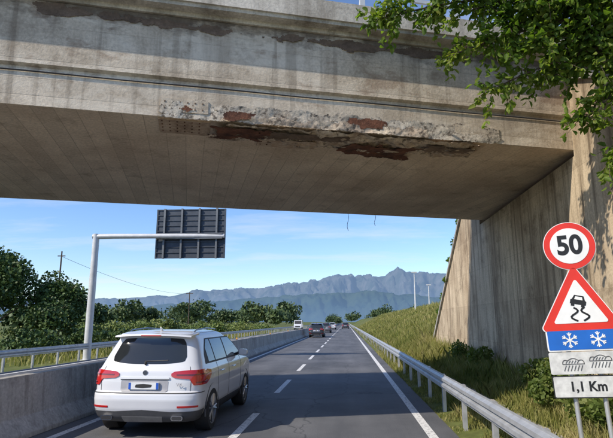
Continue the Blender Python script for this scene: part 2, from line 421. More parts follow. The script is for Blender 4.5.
# ------------------------------------------------------------ road sign
rs=empty('warning_and_speed_limit_sign',(2.84,6.42,0.03),(0,rad(-3),rad(-12)))
W_=plain('sign_white',(.80,.80,.78),.45,0,.07,5); R_=plain('sign_red',(.68,.035,.02),.4,0,.08,5)
B_=plain('sign_blue',(.015,.13,.50),.4,0,.08,5); K_=plain('sign_black',(.015,.015,.016),.5)
Gy_=plain('sign_grey_white',(.60,.60,.58),.6,0,.22,9); Gr_=plain('sign_drawing_grey',(.10,.10,.10),.6)
def poly(name,pts,y,m,th=.003):
    b=MB(); b.prism(pts,'y',y,y+th); return b.obj(name,[m],rs)
def rpoly(pts,r,n=6):
    out=[];L_=len(pts)
    for i in range(L_):
        p=Vector(pts[i]);a=(Vector(pts[i-1])-p).normalized();c=(Vector(pts[(i+1)%L_])-p).normalized()
        ang=a.angle(c); dd=r/math.tan(ang/2)
        s=p+a*dd;e=p+c*dd; bis=(a+c).normalized(); ce=p+bis*(r/math.sin(ang/2))
        a0=math.atan2(s.y-ce.y,s.x-ce.x);a1=math.atan2(e.y-ce.y,e.x-ce.x)
        while a1-a0>math.pi:a1-=2*math.pi
        while a1-a0<-math.pi:a1+=2*math.pi
        out+=[(ce.x+r*math.cos(a0+(a1-a0)*k/n),ce.y+r*math.sin(a0+(a1-a0)*k/n)) for k in range(n+1)]
    return out
def circ(cx,cz,r,n=48): return [(cx+r*math.cos(2*math.pi*k/n),cz+r*math.sin(2*math.pi*k/n)) for k in range(n)]
def text(name,s,size,x,z,y,m,sx=1,bold=.006,par=None):
    c=bpy.data.curves.new(name,'FONT'); c.body=s; c.size=size; c.align_x='CENTER'; c.align_y='CENTER'; c.offset=bold; c.extrude=.001
    c.materials.append(m); o=bpy.data.objects.new(name,c); link(o,par or rs); o.location=(x,y,z); o.rotation_euler=(rad(90),0,0); o.scale=(sx,1,1); return o
def stroke(name,path,w,y,m,closed=False):
    b=MB(); pts=[Vector(p) for p in path]
    if closed: pts.append(pts[0])
    for p,q in zip(pts[:-1],pts[1:]):
        dd=(q-p).normalized(); nn=Vector((-dd.y,dd.x))*w/2; e=dd*w*.25
        P=[p-e+nn,p-e-nn,q+e-nn,q+e+nn]; b.prism([(v.x,v.y) for v in P],'y',y,y+.002)
    return b.obj(name,[m],rs)
zc=2.775
poly('speed_back',circ(0,zc,.29),0,galv,.02); poly('speed_rim',circ(0,zc,.29),-.004,W_); poly('speed_ring',circ(0,zc,.283),-.008,R_); poly('speed_face',circ(0,zc,.215),-.012,W_)
text('speed_number','50',.32,0,zc,-.014,K_,.9,.010)
def tri(s,cz): h=s*math.sqrt(3)/2; return [(-s/2,cz-h/3),(s/2,cz-h/3),(0,cz+2*h/3)]
cz=2.035
poly('triangle_back',rpoly(tri(.92,cz),.045),0,galv,.02); poly('triangle_rim',rpoly(tri(.92,cz),.045),-.004,W_); poly('triangle_red',rpoly(tri(.89,cz),.04),-.008,R_); poly('triangle_face',rpoly(tri(.60,cz),.02),-.012,W_)
def rot(pts,a,c): 
    ca,sa=math.cos(a),math.sin(a); return [((p[0])*ca-(p[1])*sa+c[0],(p[0])*sa+(p[1])*ca+c[1]) for p in pts]
cc=(.0,cz+.075)
poly('skid_car_body',rot([(-.085,-.035),(-.085,.01),(-.07,.02),(-.05,.07),(.05,.07),(.07,.02),(.085,.01),(.085,-.035)],rad(-14),cc),-.016,K_)
poly('skid_car_window',rot([(-.045,.02),(-.036,.055),(.036,.055),(.045,.02)],rad(-14),cc),-.019,W_)
for sx in (-1,1):
    poly('skid_car_wheel',rot([(sx*.055-.018,-.06),(sx*.055+.018,-.06),(sx*.055+.018,-.034),(sx*.055-.018,-.034)],rad(-14),cc),-.016,K_)
for off_ in (-.055,.055):
    stroke('skid_track',[(off_+.035*math.sin(k*.75+(0 if off_<0 else math.pi))*(1+.03*k),cz+.005-k*.017) for k in range(10)],.02,-.016,K_)
poly('snow_plate',rpoly([(-.40,1.545),(.40,1.545),(.40,1.795),(-.40,1.795)],.02),-.004,W_,.012)
poly('snow_plate_blue',rpoly([(-.385,1.56),(.385,1.56),(.385,1.78),(-.385,1.78)],.015),-.008,B_)
for cx in (-.15,.15):
    for k in range(3):
        a=rad(90+60*k); dx,dz=math.cos(a)*.085,math.sin(a)*.085
        stroke('snowflake_bar',[(cx-dx,1.67-dz),(cx+dx,1.67+dz)],.014,-.011-.0005*k,W_)
        for sg in (-1,1):
            for da in (.6,-.6):
                p=(cx+sg*dx*.55,1.67+sg*dz*.55); q=(p[0]+sg*math.cos(a+da)*.036,p[1]+sg*math.sin(a+da)*.036)
                stroke('snowflake_branch',[p,q],.010,-.013,W_)
poly('rain_plate',rpoly([(-.40,1.285),(.40,1.285),(.40,1.535),(-.40,1.535)],.02),-.004,Gy_,.012)
for cx,czz in ((-.15,1.40),(.14,1.43)):
    out=[]
    for k in range(25):
        a=math.pi*k/24; out.append((cx+.115*math.cos(a),czz+.045*math.sin(a)+.018*abs(math.sin(3*a))))
    stroke('cloud_outline',out,.008,-.008,Gr_,True)
    for k in range(6): stroke('rain_stroke',[(cx-.08+k*.035,czz-.015),(cx-.105+k*.035,czz-.075)],.007,-.009,Gr_)
    for k in range(5): stroke('cloud_hatch',[(cx-.06+k*.03,czz+.04),(cx-.08+k*.03,czz+.01)],.006,-.0095,Gr_)
poly('distance_plate',rpoly([(-.40,1.02),(.40,1.02),(.40,1.27),(-.40,1.27)],.02),-.004,K_,.012)
poly('distance_plate_face',rpoly([(-.388,1.032),(.388,1.032),(.388,1.258),(-.388,1.258)],.015),-.008,Gy_)
text('distance_text','1,1 Km',.15,-.03,1.145,-.010,K_,.90,.004)
b=MB()
for x in (-.17,.14): b.tube([(x,.055,-.2),(x,.055,2.0)],.026,10)
b.tube([(0,.05,1.7),(0,.05,3.0)],.028,10)
for z in (1.1,1.4,1.65,1.95): b.box((-.3,.015,z-.02),(.3,.03,z+.02))
b.obj('posts',[galv],rs,smooth=True)
# ------------------------------------------------------------ cars
lightred,t,bb=newmat('tail_light_red'); bb.inputs['Base Color'].default_value=(.50,.014,.012,1); bb.inputs['Roughness'].default_value=.12; bb.inputs['Coat Weight'].default_value=1
lightdk=plain('tail_light_dark',(.16,.006,.008),.15,coat=1)
glass,t,bb=newmat('car_glass'); bb.inputs['Base Color'].default_value=(.018,.022,.026,1); bb.inputs['Roughness'].default_value=.06; bb.inputs['Specular IOR Level'].default_value=.8
chrome=plain('chrome',(.6,.6,.62),.2,1); alloy=plain('alloy',(.42,.43,.45),.35,.8)
seam=plain('panel_gap',(.03,.03,.03),.7); recess_m=plain('recess',(.36,.36,.38),.5); dkgrey=plain('grey_plastic',(.07,.072,.078),.5)
ZK=[.26,.34,.48,.62,.70,.735,.76,.90,1.02,1.08,1.13,1.18,1.24,1.40,1.52,1.60,1.655,1.69,1.72,1.745,1.758]
YR=[.16,.06,.015,.0,.012,.035,.075,.085,.095,.105,.135,.17,.205,.31,.385,.425,.38,.36,.50,.75,1.15]
YF=[4.70,4.80,4.86,4.88,4.87,4.86,4.85,4.80,4.62,4.35,3.85,3.60,3.46,3.17,2.97,2.80,2.68,2.56,2.40,2.22,1.9]
WW=[.84,.90,.955,.968,.970,.969,.966,.972,.962,.948,.925,.905,.885,.825,.775,.735,.705,.675,.62,.50,.30]
RR=.40; NE=5.0
def kz(z,A): return float(np.interp(z,ZK,A))
pts_=[]
for i in range(401):
    th=math.pi/2*i/400; s_=math.sin(th)**(2/NE); c_=math.cos(th)**(2/NE) if i<400 else 0.0
    pts_.append((s_,c_))
arc=[0]
for i in range(1,401):
    arc.append(arc[-1]+math.hypot((pts_[i][0]-pts_[i-1][0])*.95,(pts_[i][1]-pts_[i-1][1])*RR))
AT=arc[-1]; ss=[p[0] for p in pts_]; cs=[p[1] for p in pts_]
def fy(y): return 1-.06*abs((y-2.4)/2.45)**4
def RP(a,z,off=0):
    def raw(a,z):
        sg=1 if a>=0 else -1; a=abs(a); w=kz(z,WW); yr=kz(z,YR)
        if a<=AT:
            s_=float(np.interp(a,arc,ss)); c_=float(np.interp(a,arc,cs)); y=yr+RR*(1-c_)+.04*s_*s_
        else: s_=1; y=yr+RR+.04+(a-AT)
        return Vector((sg*s_*w*fy(y),y,z))
    p=raw(a,z)
    if off:
        du=raw(a+.004,z)-raw(a-.004,z); dz=raw(a,z+.004)-raw(a,z-.004)
        n=du.cross(dz); 
        if n.length>0: n.normalize(); p=p+n*off
    return p
def SPt(y,z,sg,off=0):
    x=lambda y,z: kz(z,WW)*fy(y)
    dz=(x(y,z+.01)-x(y,z-.01))/.02
    n=Vector((1,0,-dz)).normalized(); p=Vector((x(y,z),y,z))+n*off
    return Vector((sg*p.x,p.y,p.z))
def strip(name,a0,a1,zl,zh,off,m,par,fn=None,na=24,nz=6):
    fn=fn or (lambda a,z,o:RP(a,z,o)); b=MB()
    for i in range(na+1):
        a=a0+(a1-a0)*i/na; lo=zl(a) if callable(zl) else zl; hi=zh(a) if callable(zh) else zh
        for j in range(nz+1): b.v.append(tuple(fn(a,lo+(hi-lo)*j/nz,off)))
    for i in range(na):
        for j in range(nz):
            k=i*(nz+1)+j; b.f.append((k,k+nz+1,k+nz+2,k+1)); b.m.append(0)
    k0=len(b.v); ring=[i*(nz+1) for i in range(na+1)]+[na*(nz+1)+j for j in range(1,nz+1)]+[i*(nz+1)+nz for i in range(na-1,-1,-1)]+[j for j in range(nz-1,0,-1)]
    for r in ring:
        i,j=divmod(r,nz+1); a=a0+(a1-a0)*i/na; lo=zl(a) if callable(zl) else zl; hi=zh(a) if callable(zh) else zh
        b.v.append(tuple(fn(a,lo+(hi-lo)*j/nz,-.006)))
    for q in range(len(ring)):
        q2=(q+1)%len(ring); b.f.append((ring[q],ring[q2],k0+q2,k0+q)); b.m.append(0)
    return b.obj(name,[m],par,smooth=True)
def rnd(a0,a1,r,lo,hi):
    def zl(a):
        e=max(min(a-a0,a1-a),0); return lo+(r-math.sqrt(max(0,r*r-(r-min(e,r))**2)))
    def zh(a):
        e=max(min(a-a0,a1-a),0); return hi-(r-math.sqrt(max(0,r*r-(r-min(e,r))**2)))
    return zl,zh
def build_car(name,loc,paintm,rotz=0):
    car=empty(name,loc,(0,0,rotz)); b=MB()
    lv=sorted(set([round(z,4) for z in ZK]+[round(z,3) for z in np.arange(.28,1.75,.045)]))
    ar=[0,.12,.25,.38,.5,.6,.68,.75,.81,.86,.9,.94,.98,1.02,1.06,1.1,1.14,1.18,1.22,AT]
    ar=[a for a in ar if a<AT]+[AT]; ns=22; rings=[]
    for z in lv:
        R=[]
        for a in ar: R.append(RP(a,z))
        y0=R[-1].y; yf=kz(z,YF); y1=max(yf-RR-.05,y0+.05); w=kz(z,WW)
        for i in range(1,ns): 
            y=y0+(y1-y0)*i/ns; R.append(Vector((w*fy(y),y,z)))
        for a in ar[::-1]:
            s_=float(np.interp(a,arc,ss)); c_=float(np.interp(a,arc,cs)); y=yf-RR*(1-c_)-.05*s_*s_
            R.append(Vector((s_*w*fy(y),y,z)))
        R+= [Vector((-p.x,p.y,p.z)) for p in R[1:-1][::-1]]
        rings.append(R)
    n=len(rings[0])
    for R in rings: b.v+=[tuple(p) for p in R]
    for i in range(len(rings)-1):
        for k in range(n):
            l=(k+1)%n; b.f.append((i*n+k,i*n+l,(i+1)*n+l,(i+1)*n+k)); b.m.append(0)
    b.f.append(tuple(range(n))[::-1]); b.f.append(tuple(range((len(rings)-1)*n,len(rings)*n))); b.m+=[1,0]
    body=b.obj('body',[paintm,blackp],car)
    for i,y in enumerate((.95,3.88)):
        cb=MB(); cb.tube([(-1.2,y,.38),(-.62,y,.38)],.43,32); cb.tube([(.62,y,.38),(1.2,y,.38)],.43,32)
        co=cb.obj('arch_cutter',[blackp])
        md=body.modifiers.new('c','BOOLEAN'); md.operation='DIFFERENCE'; md.object=co; md.solver='EXACT'
        bpy.context.view_layer.update()
        dg=bpy.context.evaluated_depsgraph_get(); me=bpy.data.meshes.new_from_object(body.evaluated_get(dg)); body.modifiers.clear(); body.data=me
        bpy.data.objects.remove(co)
    body.data.polygons.foreach_set('use_smooth',[True]*len(body.data.polygons)); body.data.set_sharp_from_angle(angle=rad(32))
    for x in (-.83,.83):
        sg=1 if x>0 else -1
        for y in (.95,3.88):
            b=MB(); w=.135; pr=[(-w,.26),(-w,.345),(-w+.03,.37),(w-.03,.37),(w,.345),(w,.26)]
            nn=32
            for k in range(nn):
                a=2*math.pi*k/nn
                for p in pr: b.v.append((x+p[0],y+p[1]*math.cos(a),.37+p[1]*math.sin(a)))
            for k in range(nn):
                for j in range(len(pr)-1):
                    A=k*len(pr)+j; B=((k+1)%nn)*len(pr)+j; b.f.append((A,B,B+1,A+1)); b.m.append(0)
            b.tube([(x-sg*.1,y,.37),(x+sg*.05,y,.37)],.262,24,2)
            for k in range(5):
                a=2*math.pi*k/5; 
                for da in (-.13,.13):
                    p0=Vector((x+sg*.115,y+.05*math.cos(a),.37+.05*math.sin(a))); p1=Vector((x+sg*.125,y+.255*math.cos(a+da),.37+.255*math.sin(a+da)))
                    b.tube([p0,p1],[.022,.018],6,1)
            b.tube([(x+sg*.05,y,.37),(x+sg*.13,y,.37)],.06,12,1)
            i0=len(b.v)
            for k in range(nn):
                a=2*math.pi*k/nn
                for r,xx in ((.272,.12),(.272,.135),(.245,.13),(.24,.06)): b.v.append((x+sg*xx,y+r*math.cos(a),.37+r*math.sin(a)))
            for k in range(nn):
                for j in range(3):
                    A=i0+k*4+j;B=i0+((k+1)%nn)*4+j; b.f.append((A,B,B+1,A+1)); b.m.append(1)
            b.obj('wheel',[rubber,alloy,blackp],car,smooth=True)
            b=MB(); pth=[(sg*(kz(.5,WW)*fy(y)-.004),y+.437*math.cos(a),.38+.437*math.sin(a)) for a in np.linspace(-.2,math.pi+.2,26)]
            b.tube(pth,.016,6); b.obj('arch_trim',[dkgrey],car,smooth=True)
    zl,zh=rnd(-.74,.74,.07,1.19,1.625)
    strip('rear_window',-.74,.74,lambda a:zl(a)+.05*(abs(a)/.74)**3,lambda a:zh(a)-.02*(abs(a)/.74)**2,.005,glass,car,na=40)
    b=MB(); 
    for i in range(21):
        s_=-1+2*i/20; x=s_*.69; yy=.27+.09*s_*s_
        b.v+=[(x,yy,1.665-.03*s_*s_),(x,yy+.01,1.695-.035*s_*s_),(x,yy+.5,1.735-.04*s_*s_),(x,yy+.4,1.64-.03*s_*s_)]
    for i in range(20):
        for j in range(4):
            A=i*4+j;B=i*4+(j+1)%4; b.f.append((A,B,B+4,A+4)); b.m.append(0)
    b.f+=[(0,1,2,3),(80,83,82,81)]; b.m+=[0,0]
    b.obj('roof_spoiler',[paintm],car,smooth=True)
    b=MB(); b.box((-.18,.262,1.655),(.18,.272,1.672)); b.obj('high_brake_light',[lightred],car)
    for sg in (-1,1):
        def fn(a,z,o,sg=sg): return RP(sg*a,z,o*1) if sg>0 else (lambda p:Vector((-p.x,p.y,p.z)))(RP(a,z,o))
        zlo=lambda a: float(np.interp(a,[.47,.53,.78,.84,1.2,1.42,1.5],[1.0,.97,.95,.85,.85,.93,1.02]))
        zhi=lambda a: float(np.interp(a,[.47,.53,.8,1.15,1.5],[1.04,1.075,1.09,1.095,1.06]))
        strip('tail_light',.47,1.48,zlo,zhi,.014,lightred,car,fn,na=40)
        strip('tail_light_band',.56,1.35,1.01,1.03,.019,lightdk,car,fn,na=24,nz=2)
        strip('tail_light_band',.88,1.22,.885,.905,.018,lightdk,car,fn,na=24,nz=2)
        strip('bumper_reflector',.62,.98,.50,.53,.008,lightred,car,fn,na=12,nz=2)
        strip('tailgate_gap',.795,.803,.76,1.15,.003,seam,car,fn,na=1,nz=14)
        def sf(y,z,o,sg=sg): return SPt(y,z,sg,o)
        top=lambda y: 1.19+ .40*min(1,max(0,(y-.62)/.42))**.6 if y<1.1 else 1.59-.40*max(0,(y-2.75)/.75)**1.15
        strip('window_surround',.62,3.46,1.165,lambda y:min(top(y)+.02,1.60),.004,blackp,car,sf,na=50)
        for y0,y1 in ((.82,1.22),(1.28,2.12),(2.20,3.36)):
            strip('side_window',y0,y1,1.195,lambda y:max(1.20,min(top(y)-.012,1.575)),.008,glass,car,sf,na=20)
        strip('sill_cladding',1.42,3.42,.27,.42,.012,blackp,car,sf,na=20)
        for yy in (1.28,2.16,3.30):
            strip('door_gap',yy-.006,yy+.006,.43,1.16,.003,seam,car,sf,na=1,nz=12)
        strip('door_gap',1.42,3.3,.425,.437,.004,seam,car,sf,na=12,nz=1)
        for yy in (1.42,2.42):
            b=MB(); p=SPt(yy,.99,sg,.03); b.tube([p,(p.x,p.y+.2,p.z)],.014,6); b.obj('door_handle',[paintm],car,smooth=True)
        b=MB(); p=SPt(3.15,1.2,sg,.0); 
        b.tube([(p.x,p.y,p.z),(p.x+sg*.07,p.y-.0,p.z+.03)],.03,6,1)
        b.prism(rpoly([(p.x+sg*.05,1.16),(p.x+sg*.25,1.18),(p.x+sg*.24,1.30),(p.x+sg*.06,1.31)] if sg>0 else [(p.x-.25,1.18),(p.x-.05,1.16),(p.x-.06,1.31),(p.x-.24,1.30)],.04,4),'y',3.10,3.20); b.obj('door_mirror',[paintm,blackp],car,smooth=True,bevel=.02)
        b=MB(); b.tube([(sg*.60,.75,1.70),(sg*.615,.9,1.755),(sg*.62,1.6,1.78),(sg*.60,2.3,1.755),(sg*.59,2.45,1.70)],.014,6); b.obj('roof_rail',[alloy],car,smooth=True)
        b=MB(); x=sg*.60; b.prism(rpoly([(x-.10,.30),(x+.10,.30),(x+.10,.38),(x-.10,.38)],.035,4),'y',.025,.3); b.prism(rpoly([(x-.085,.312),(x+.085,.312),(x+.085,.368),(x-.085,.368)],.027,4),'y',.021,.0245,1); b.obj('exhaust',[chrome,blackp],car)
    strip('bumper_lower',-1.25,1.25,.265,lambda a:.44+.03*max(0,1-abs(a)/.5),.010,dkgrey,car,na=40)
    strip('bumper_gap',-1.2,1.2,.722,.735,.004,seam,car,na=40,nz=1)
    strip('skid_plate',-.38,.38,.27,.36,.018,alloy,car,na=10,nz=2)
    zl,zh=rnd(-.42,.42,.03,.745,.945)
    strip('plate_recess',-.42,.42,zl,zh,.004,recess_m,car,na=24)
    strip('handle_strip',-.44,.44,.95,.98,.020,paintm,car,na=16,nz=1)
    strip('recess_shadow_gap',-.43,.43,.938,.949,.012,seam,car,na=16,nz=1)
    b=MB(); y=.045
    b.box((-.26,y,.79),(.26,y+.03,.90)); b.box((-.258,y-.003,.792),(-.218,y-.0005,.898),1); b.box((.218,y-.003,.792),(.258,y-.0005,.898),1)
    b.prism(rpoly([(-.15,.822),(-.02,.812),(.13,.825),(.15,.868),(.0,.878),(-.13,.87)],.012,3),'y',y-.003,y-.0005,2)
    b.obj('number_plate',[pw,pb,seam],car)
    b=MB(); yb=RP(0,1.06).y; b.prism([(.042*math.cos(2*math.pi*k/24),1.055+.042*math.sin(2*math.pi*k/24)) for k in range(24)],'y',yb-.012,yb+.01,0); b.prism([(.033*math.cos(2*math.pi*k/24),1.055+.033*math.sin(2*math.pi*k/24)) for k in range(24)],'y',yb-.014,yb-.0125,1)
    b.obj('round_badge',[chrome,dark_m],car)
    b=MB(); b.tube([(-.05,.19,1.235),(.35,.215,1.25)],.010,6); b.tube([(-.05,.22,1.235),(-.02,.14,1.19)],.02,6); b.obj('rear_wiper',[blackp],car)
    b=MB(); b.tube([(0,.8,1.74),(0,.72,1.80)],[.03,.012],6); b.obj('antenna',[paintm],car)
    b=MB(); b.box((-.7,.5,.22),(.7,4.4,.32)); b.obj('underbody',[blackp],car)
    return car
pw=plain('plate_white',(.78,.79,.80),.4,0,.04); pb=plain('plate_blue',(.02,.10,.5),.4)
white=plain('car_paint_white',(.69,.70,.725),.28,0,.03,2,coat=.8)
darkp=plain('car_paint_dark',(.03,.032,.038),.3,.2,.05,2,coat=.8)
greyp=plain('car_paint_grey',(.14,.15,.16),.3,.4,.05,2,coat=.8)
sc_=build_car('suv_car',(-3.41,8.82,0),white,rad(-.5))
text('model_lettering','V4',.075,.60,.865,.075,recess_m,1.15,.001,par=sc_)
build_car('dark_car',(-3.75,66,0),darkp)
build_car('grey_car',(-3.7,94,0),greyp)
build_car('dark_car',(-.3,150,0),darkp)
build_car('white_car',(-3.6,135,0),white)
van=empty('white_van',(-12.2,135,0)); b=MB()
b.prism(rpoly([(-2.6,.35),(2.8,.35),(2.8,2.3),(-1.2,2.3),(-1.9,1.4),(-2.6,1.15)],.12,4),'x',-.95,.95)
b.obj('van_body',[white],van,smooth=True)
b=MB(); b.prism([(-1.93,1.42),(-1.33,2.18),(-1.36,2.2),(-1.96,1.45)],'x',-.82,.82); b.box((-.6,-2.63,.6),(.6,-2.6,.9)); 
for x in (-.98,.76):
    for y in (-1.7,1.7): b.tube([(x,y,.35),(x+.22,y,.35)],.35,16)
b.obj('van_windscreen_and_wheels',[blackp],van)
# ------------------------------------------------------------ lamp posts / poles
def lamp(x,y,h,name='street_lamp'):
    b=MB(); z=float(gz(x,y)); b.tube([(x,y,z-.2),(x,y,h*.6),(x,y,h)],[.13,.10,.06],8)
    b.prism(rpoly([(x-.38,h),(x+.38,h),(x+.30,h+.14),(x-.30,h+.14)],.02,2),'y',y-.12,y+.12); b.obj(name,[galv2],smooth=True)
lamp(9.2,71,8.4); lamp(11.5,74,6.9)
b=MB(); x,y=-40,132; b.tube([(x,y,-.5),(x,y,9.5)],[.16,.1],8); b.box((x-.9,y-.05,9.0),(x+.9,y+.05,9.12)); b.obj('utility_pole',[bark])
b=MB(); x,y=-33,58; b.tube([(x,y,-.5),(x,y,10)],[.13,.08],8); b.box((x-.45,y-.05,9.4),(x+.45,y+.05,9.5))
def wire(p,q,sag):
    p=Vector(p);q=Vector(q); b.tube([p.lerp(q,i/16)-Vector((0,0,sag*4*(i/16)*(1-i/16))) for i in range(17)],.02,4,cap=False)
wire((-33,58,9.4),(-40,132,9),1.2); b.obj('utility_pole',[bark])
# ------------------------------------------------------------ foliage
def leaves(P,size,fold=.25,dirs=None):
    n=len(P); s=size if isinstance(size,np.ndarray) else np.full(n,size)
    D=rng.normal(size=(n,3)) if dirs is None else dirs+rng.normal(size=(n,3))*.35
    D/=np.linalg.norm(D,axis=1)[:,None]
    U=rng.normal(size=(n,3)); U[:,2]*=.6
    U-=D*(U*D).sum(1)[:,None]; U/=np.linalg.norm(U,axis=1)[:,None]
    Nn=np.cross(D,U); s=s[:,None]
    tip=P+D*s-Nn*s*.12
    l1=P+D*s*.28+U*s*.26+Nn*s*fold*.5; l2=P+D*s*.68+U*s*.23+Nn*s*fold*.4
    r1=P+D*s*.28-U*s*.26+Nn*s*fold*.5; r2=P+D*s*.68-U*s*.23+Nn*s*fold*.4
    V=np.stack([P,l1,l2,tip,r2,r1],1).reshape(-1,3); k=np.arange(n)[:,None]*6
    F=np.concatenate([k+np.array([[0,1,2,3]]),k+np.array([[0,3,4,5]])])
    return V,F
def quads(P,size):
    n=len(P); s=np.broadcast_to(size,(n,))[:,None]
    D=rng.normal(size=(n,3)); D/=np.linalg.norm(D,axis=1)[:,None]
    U=rng.normal(size=(n,3)); U-=D*(U*D).sum(1)[:,None]; U/=np.linalg.norm(U,axis=1)[:,None]
    V=np.stack([P-D*s*.6,P+U*s*.42,P+D*s*.6,P-U*s*.42],1).reshape(-1,3); k=np.arange(n)[:,None]*4
    return V,k+np.array([[0,1,2,3]])
lm_near=leafmat('leaves_near',(.07,.13,.02),(.14,.215,.035),(.28,.31,.07),.5,1.0)
lm_tree=leafmat('leaves_tree',(.03,.056,.016),(.055,.10,.024),(.10,.145,.034),0,.35)
lm_far=leafmat('leaves_far',(.045,.078,.034),(.07,.11,.04),(.12,.155,.055),0,.06)
lm_hedge=leafmat('leaves_hedge',(.08,.125,.03),(.135,.185,.042),(.22,.24,.075),0,.12)
lm_bush=leafmat('leaves_bush',(.07,.11,.026),(.12,.165,.038),(.20,.22,.065),.3,.8)
grass_m=leafmat('grass_blades',(.13,.16,.035),(.24,.24,.07),(.42,.36,.17),.2,.5)
ot=empty('overhanging_tree',(0,0,0))
b=MB()
b.tube([(6.95,7.7,4.6),(6.85,7.65,6.0),(6.6,7.7,7.5),(6.4,7.8,9.2),(6.3,7.9,11)],[.2,.17,.13,.09,.03],10)
targets=[((.60,8.25,7.05),6.9,1),((1.5,8.0,7.35),7.2,1.1),((1.85,8.3,6.35),6.7,1.1),((2.5,8.45,5.75),6.4,1.1),((3.3,8.4,5.8),6.6,1.2),((3.9,8.35,5.1),6.4,1.3),((4.15,8.4,4.3),5.9,1.3),((4.3,8.5,4.0),5.6,.8),
 ((3.4,8.0,7.0),7.6,1.7),((2.7,8.2,6.7),7.0,1.6),((3.0,8.2,6.3),6.7,1.5),((2.0,8.1,7.0),7.1,1.5),((3.8,8.2,6.4),6.9,1.6),((4.2,8.1,6.0),6.5,1.5),((2.4,7.9,8.0),8.4,1.2),((4.4,8.1,8.4),8.8,1),((4.9,7.0,7.6),7.5,.8),((7.8,6.8,9.5),8.5,.7),((6.5,9.4,9.4),8.6,.7),((5.0,8.2,6.0),6.8,1)]
tw=[]; random.seed(3)
for tgt,z0,den in targets:
    p0=Vector((6.6,7.7,z0)); p3=Vector(tgt); dd=p3-p0
    p1=p0+dd*.35+Vector((0,0,.45)); p2=p0+dd*.75+Vector((0,0,.35)); path=[]
    for i in range(13):
        u=i/12; path.append(p0*(1-u)**3+p1*3*u*(1-u)**2+p2*3*u*u*(1-u)+p3*u**3)
    b.tube(path,[.035*(1-i/12)**.8+.006 for i in range(13)],6)
    nb=int(dd.length*11*den)
    for k in range(nb):
        u=.30+.70*random.random()**.8; i=min(11,int(u*12)); q=path[i].lerp(path[i+1],u*12-i)
        dv=Vector((random.gauss(-.25,.7),random.gauss(0,.55),random.gauss(-.05,.6))).normalized(); ln_=random.uniform(.25,.75)*(1.15-.4*u)
        tp=[q,q+dv*ln_*.5+Vector((0,0,.02)),q+dv*ln_+Vector((0,0,-.12*ln_-.04))]
        b.tube(tp,[.008,.005,.003],4,cap=False); tw.append(tp)
b.obj('trunk_and_branches',[bark],ot,smooth=True)
P=[];D=[];SZ=[]
for tp in tw:
    L_=(tp[2]-tp[0]).length; nl=int(L_*28)+4
    for k in range(nl):
        u=random.uniform(.1,1.02); q=tp[0].lerp(tp[1],u*2) if u<.5 else tp[1].lerp(tp[2],u*2-1)
        dv=(tp[2]-tp[0]).normalized()*.7+Vector((random.gauss(0,.6),random.gauss(0,.6),random.gauss(-.25,.4)))
        P.append(tuple(q+Vector((random.gauss(0,.04),random.gauss(0,.04),random.gauss(0,.04))))); D.append(tuple(dv.normalized())); SZ.append(random.uniform(.08,.165))
V,F=leaves(np.array(P),np.array(SZ),.3,np.array(D)); npmesh('foliage',V,4,lm_near,ot,F)
def crown_pts(c,r,n,lumps=9,hollow=.55):
    out=[]
    for k in range(lumps):
        d_=rng.normal(size=3); d_/=np.linalg.norm(d_); d_[2]=abs(d_[2])*.9-.25
        cc_=np.array(c)+d_*np.array(r)*rng.uniform(.35,.72); rr=np.array(r)*rng.uniform(.32,.52)
        m=n//lumps; v=rng.normal(size=(m,3)); v/=np.linalg.norm(v,axis=1)[:,None]; v*=(hollow+(1.14-hollow)*rng.random(m)**.8)[:,None]
        out.append(cc_+v*rr)
    return np.concatenate(out)
def tree(name,x,y,h,r,n,ls,m=lm_tree):
    z=float(gz(x,y)); e=empty(name,(x,y,z)); b=MB(); rr=h*.022
    b.tube([(0,0,-.3),(.1,0,h*.25),(-.05,.1,h*.5),(.1,0,h*.85)],[rr*1.3,rr,rr*.7,rr*.2],8)
    for k in range(7):
        a=k*2.4; z0=h*(.25+.07*k); b.tube([(0,0,z0),(r*.35*math.cos(a),r*.35*math.sin(a),z0+h*.1),(r*.75*math.cos(a),r*.75*math.sin(a),z0+h*.2)],[rr*.5,rr*.3,rr*.1],5)
    b.obj('trunk',[bark],e,smooth=True)
    P=crown_pts((0,0,h*.58),(r,r,h*.46),n,18); V,F=quads(P,ls*rng.uniform(.6,1.3,len(P))); npmesh('crown',V,4,m,e,F)
tree('broadleaf_tree',-30.5,44,9.2,4.0,14000,.25)
tree('broadleaf_tree',-26.2,46.5,6.9,2.9,9500,.25)
tree('broadleaf_tree',-36,48,9.5,4.5,8000,.30)
tree('broadleaf_tree',-24.6,43,4.6,2.2,6000,.22)
tree('broadleaf_tree',-40,39,8.5,4,5000,.36)
def mass(name,items,ls,m):
    Ps=[]
    for (x,y,h,r,n) in items:
        z=float(gz(x,y)); Ps.append(crown_pts((x,y,z+h*.5),(r,r,h*.55),n,7,.5))
    P=np.concatenate(Ps); V,F=quads(P,ls*rng.uniform(.6,1.4,len(P))); npmesh(name,V,4,m,None,F)
it=[]
for k in range(75):
    y=rng.uniform(140,330); x=-y*rng.uniform(.07,.62)-5; h=rng.uniform(6,11)*(.7+.3*y/200); it.append((x,y,h,rng.uniform(3.5,6.5),700))
for k in range(30):
    y=rng.uniform(260,420); x=y*rng.uniform(-.06,.25)+6; it.append((x,y,rng.uniform(5,8),rng.uniform(4,6),400))
for k in range(60):
    y=rng.uniform(450,700); x=y*rng.uniform(-.9,.5); it.append((x,y,rng.uniform(9,13),rng.uniform(7,12),300))
it+=[(-62+3*k+rng.normal(),92+rng.normal()*6,rng.uniform(4.2,6.2),2.8,1000) for k in range(8)]
mass('distant_trees',it,.78,lm_far)
it=[]
for k in range(90):
    y=rng.uniform(48,130); x=-16-rng.uniform(0,.42)*y*.9; it.append((x,y,rng.uniform(1.3,3.0),rng.uniform(1.2,2.6),520))
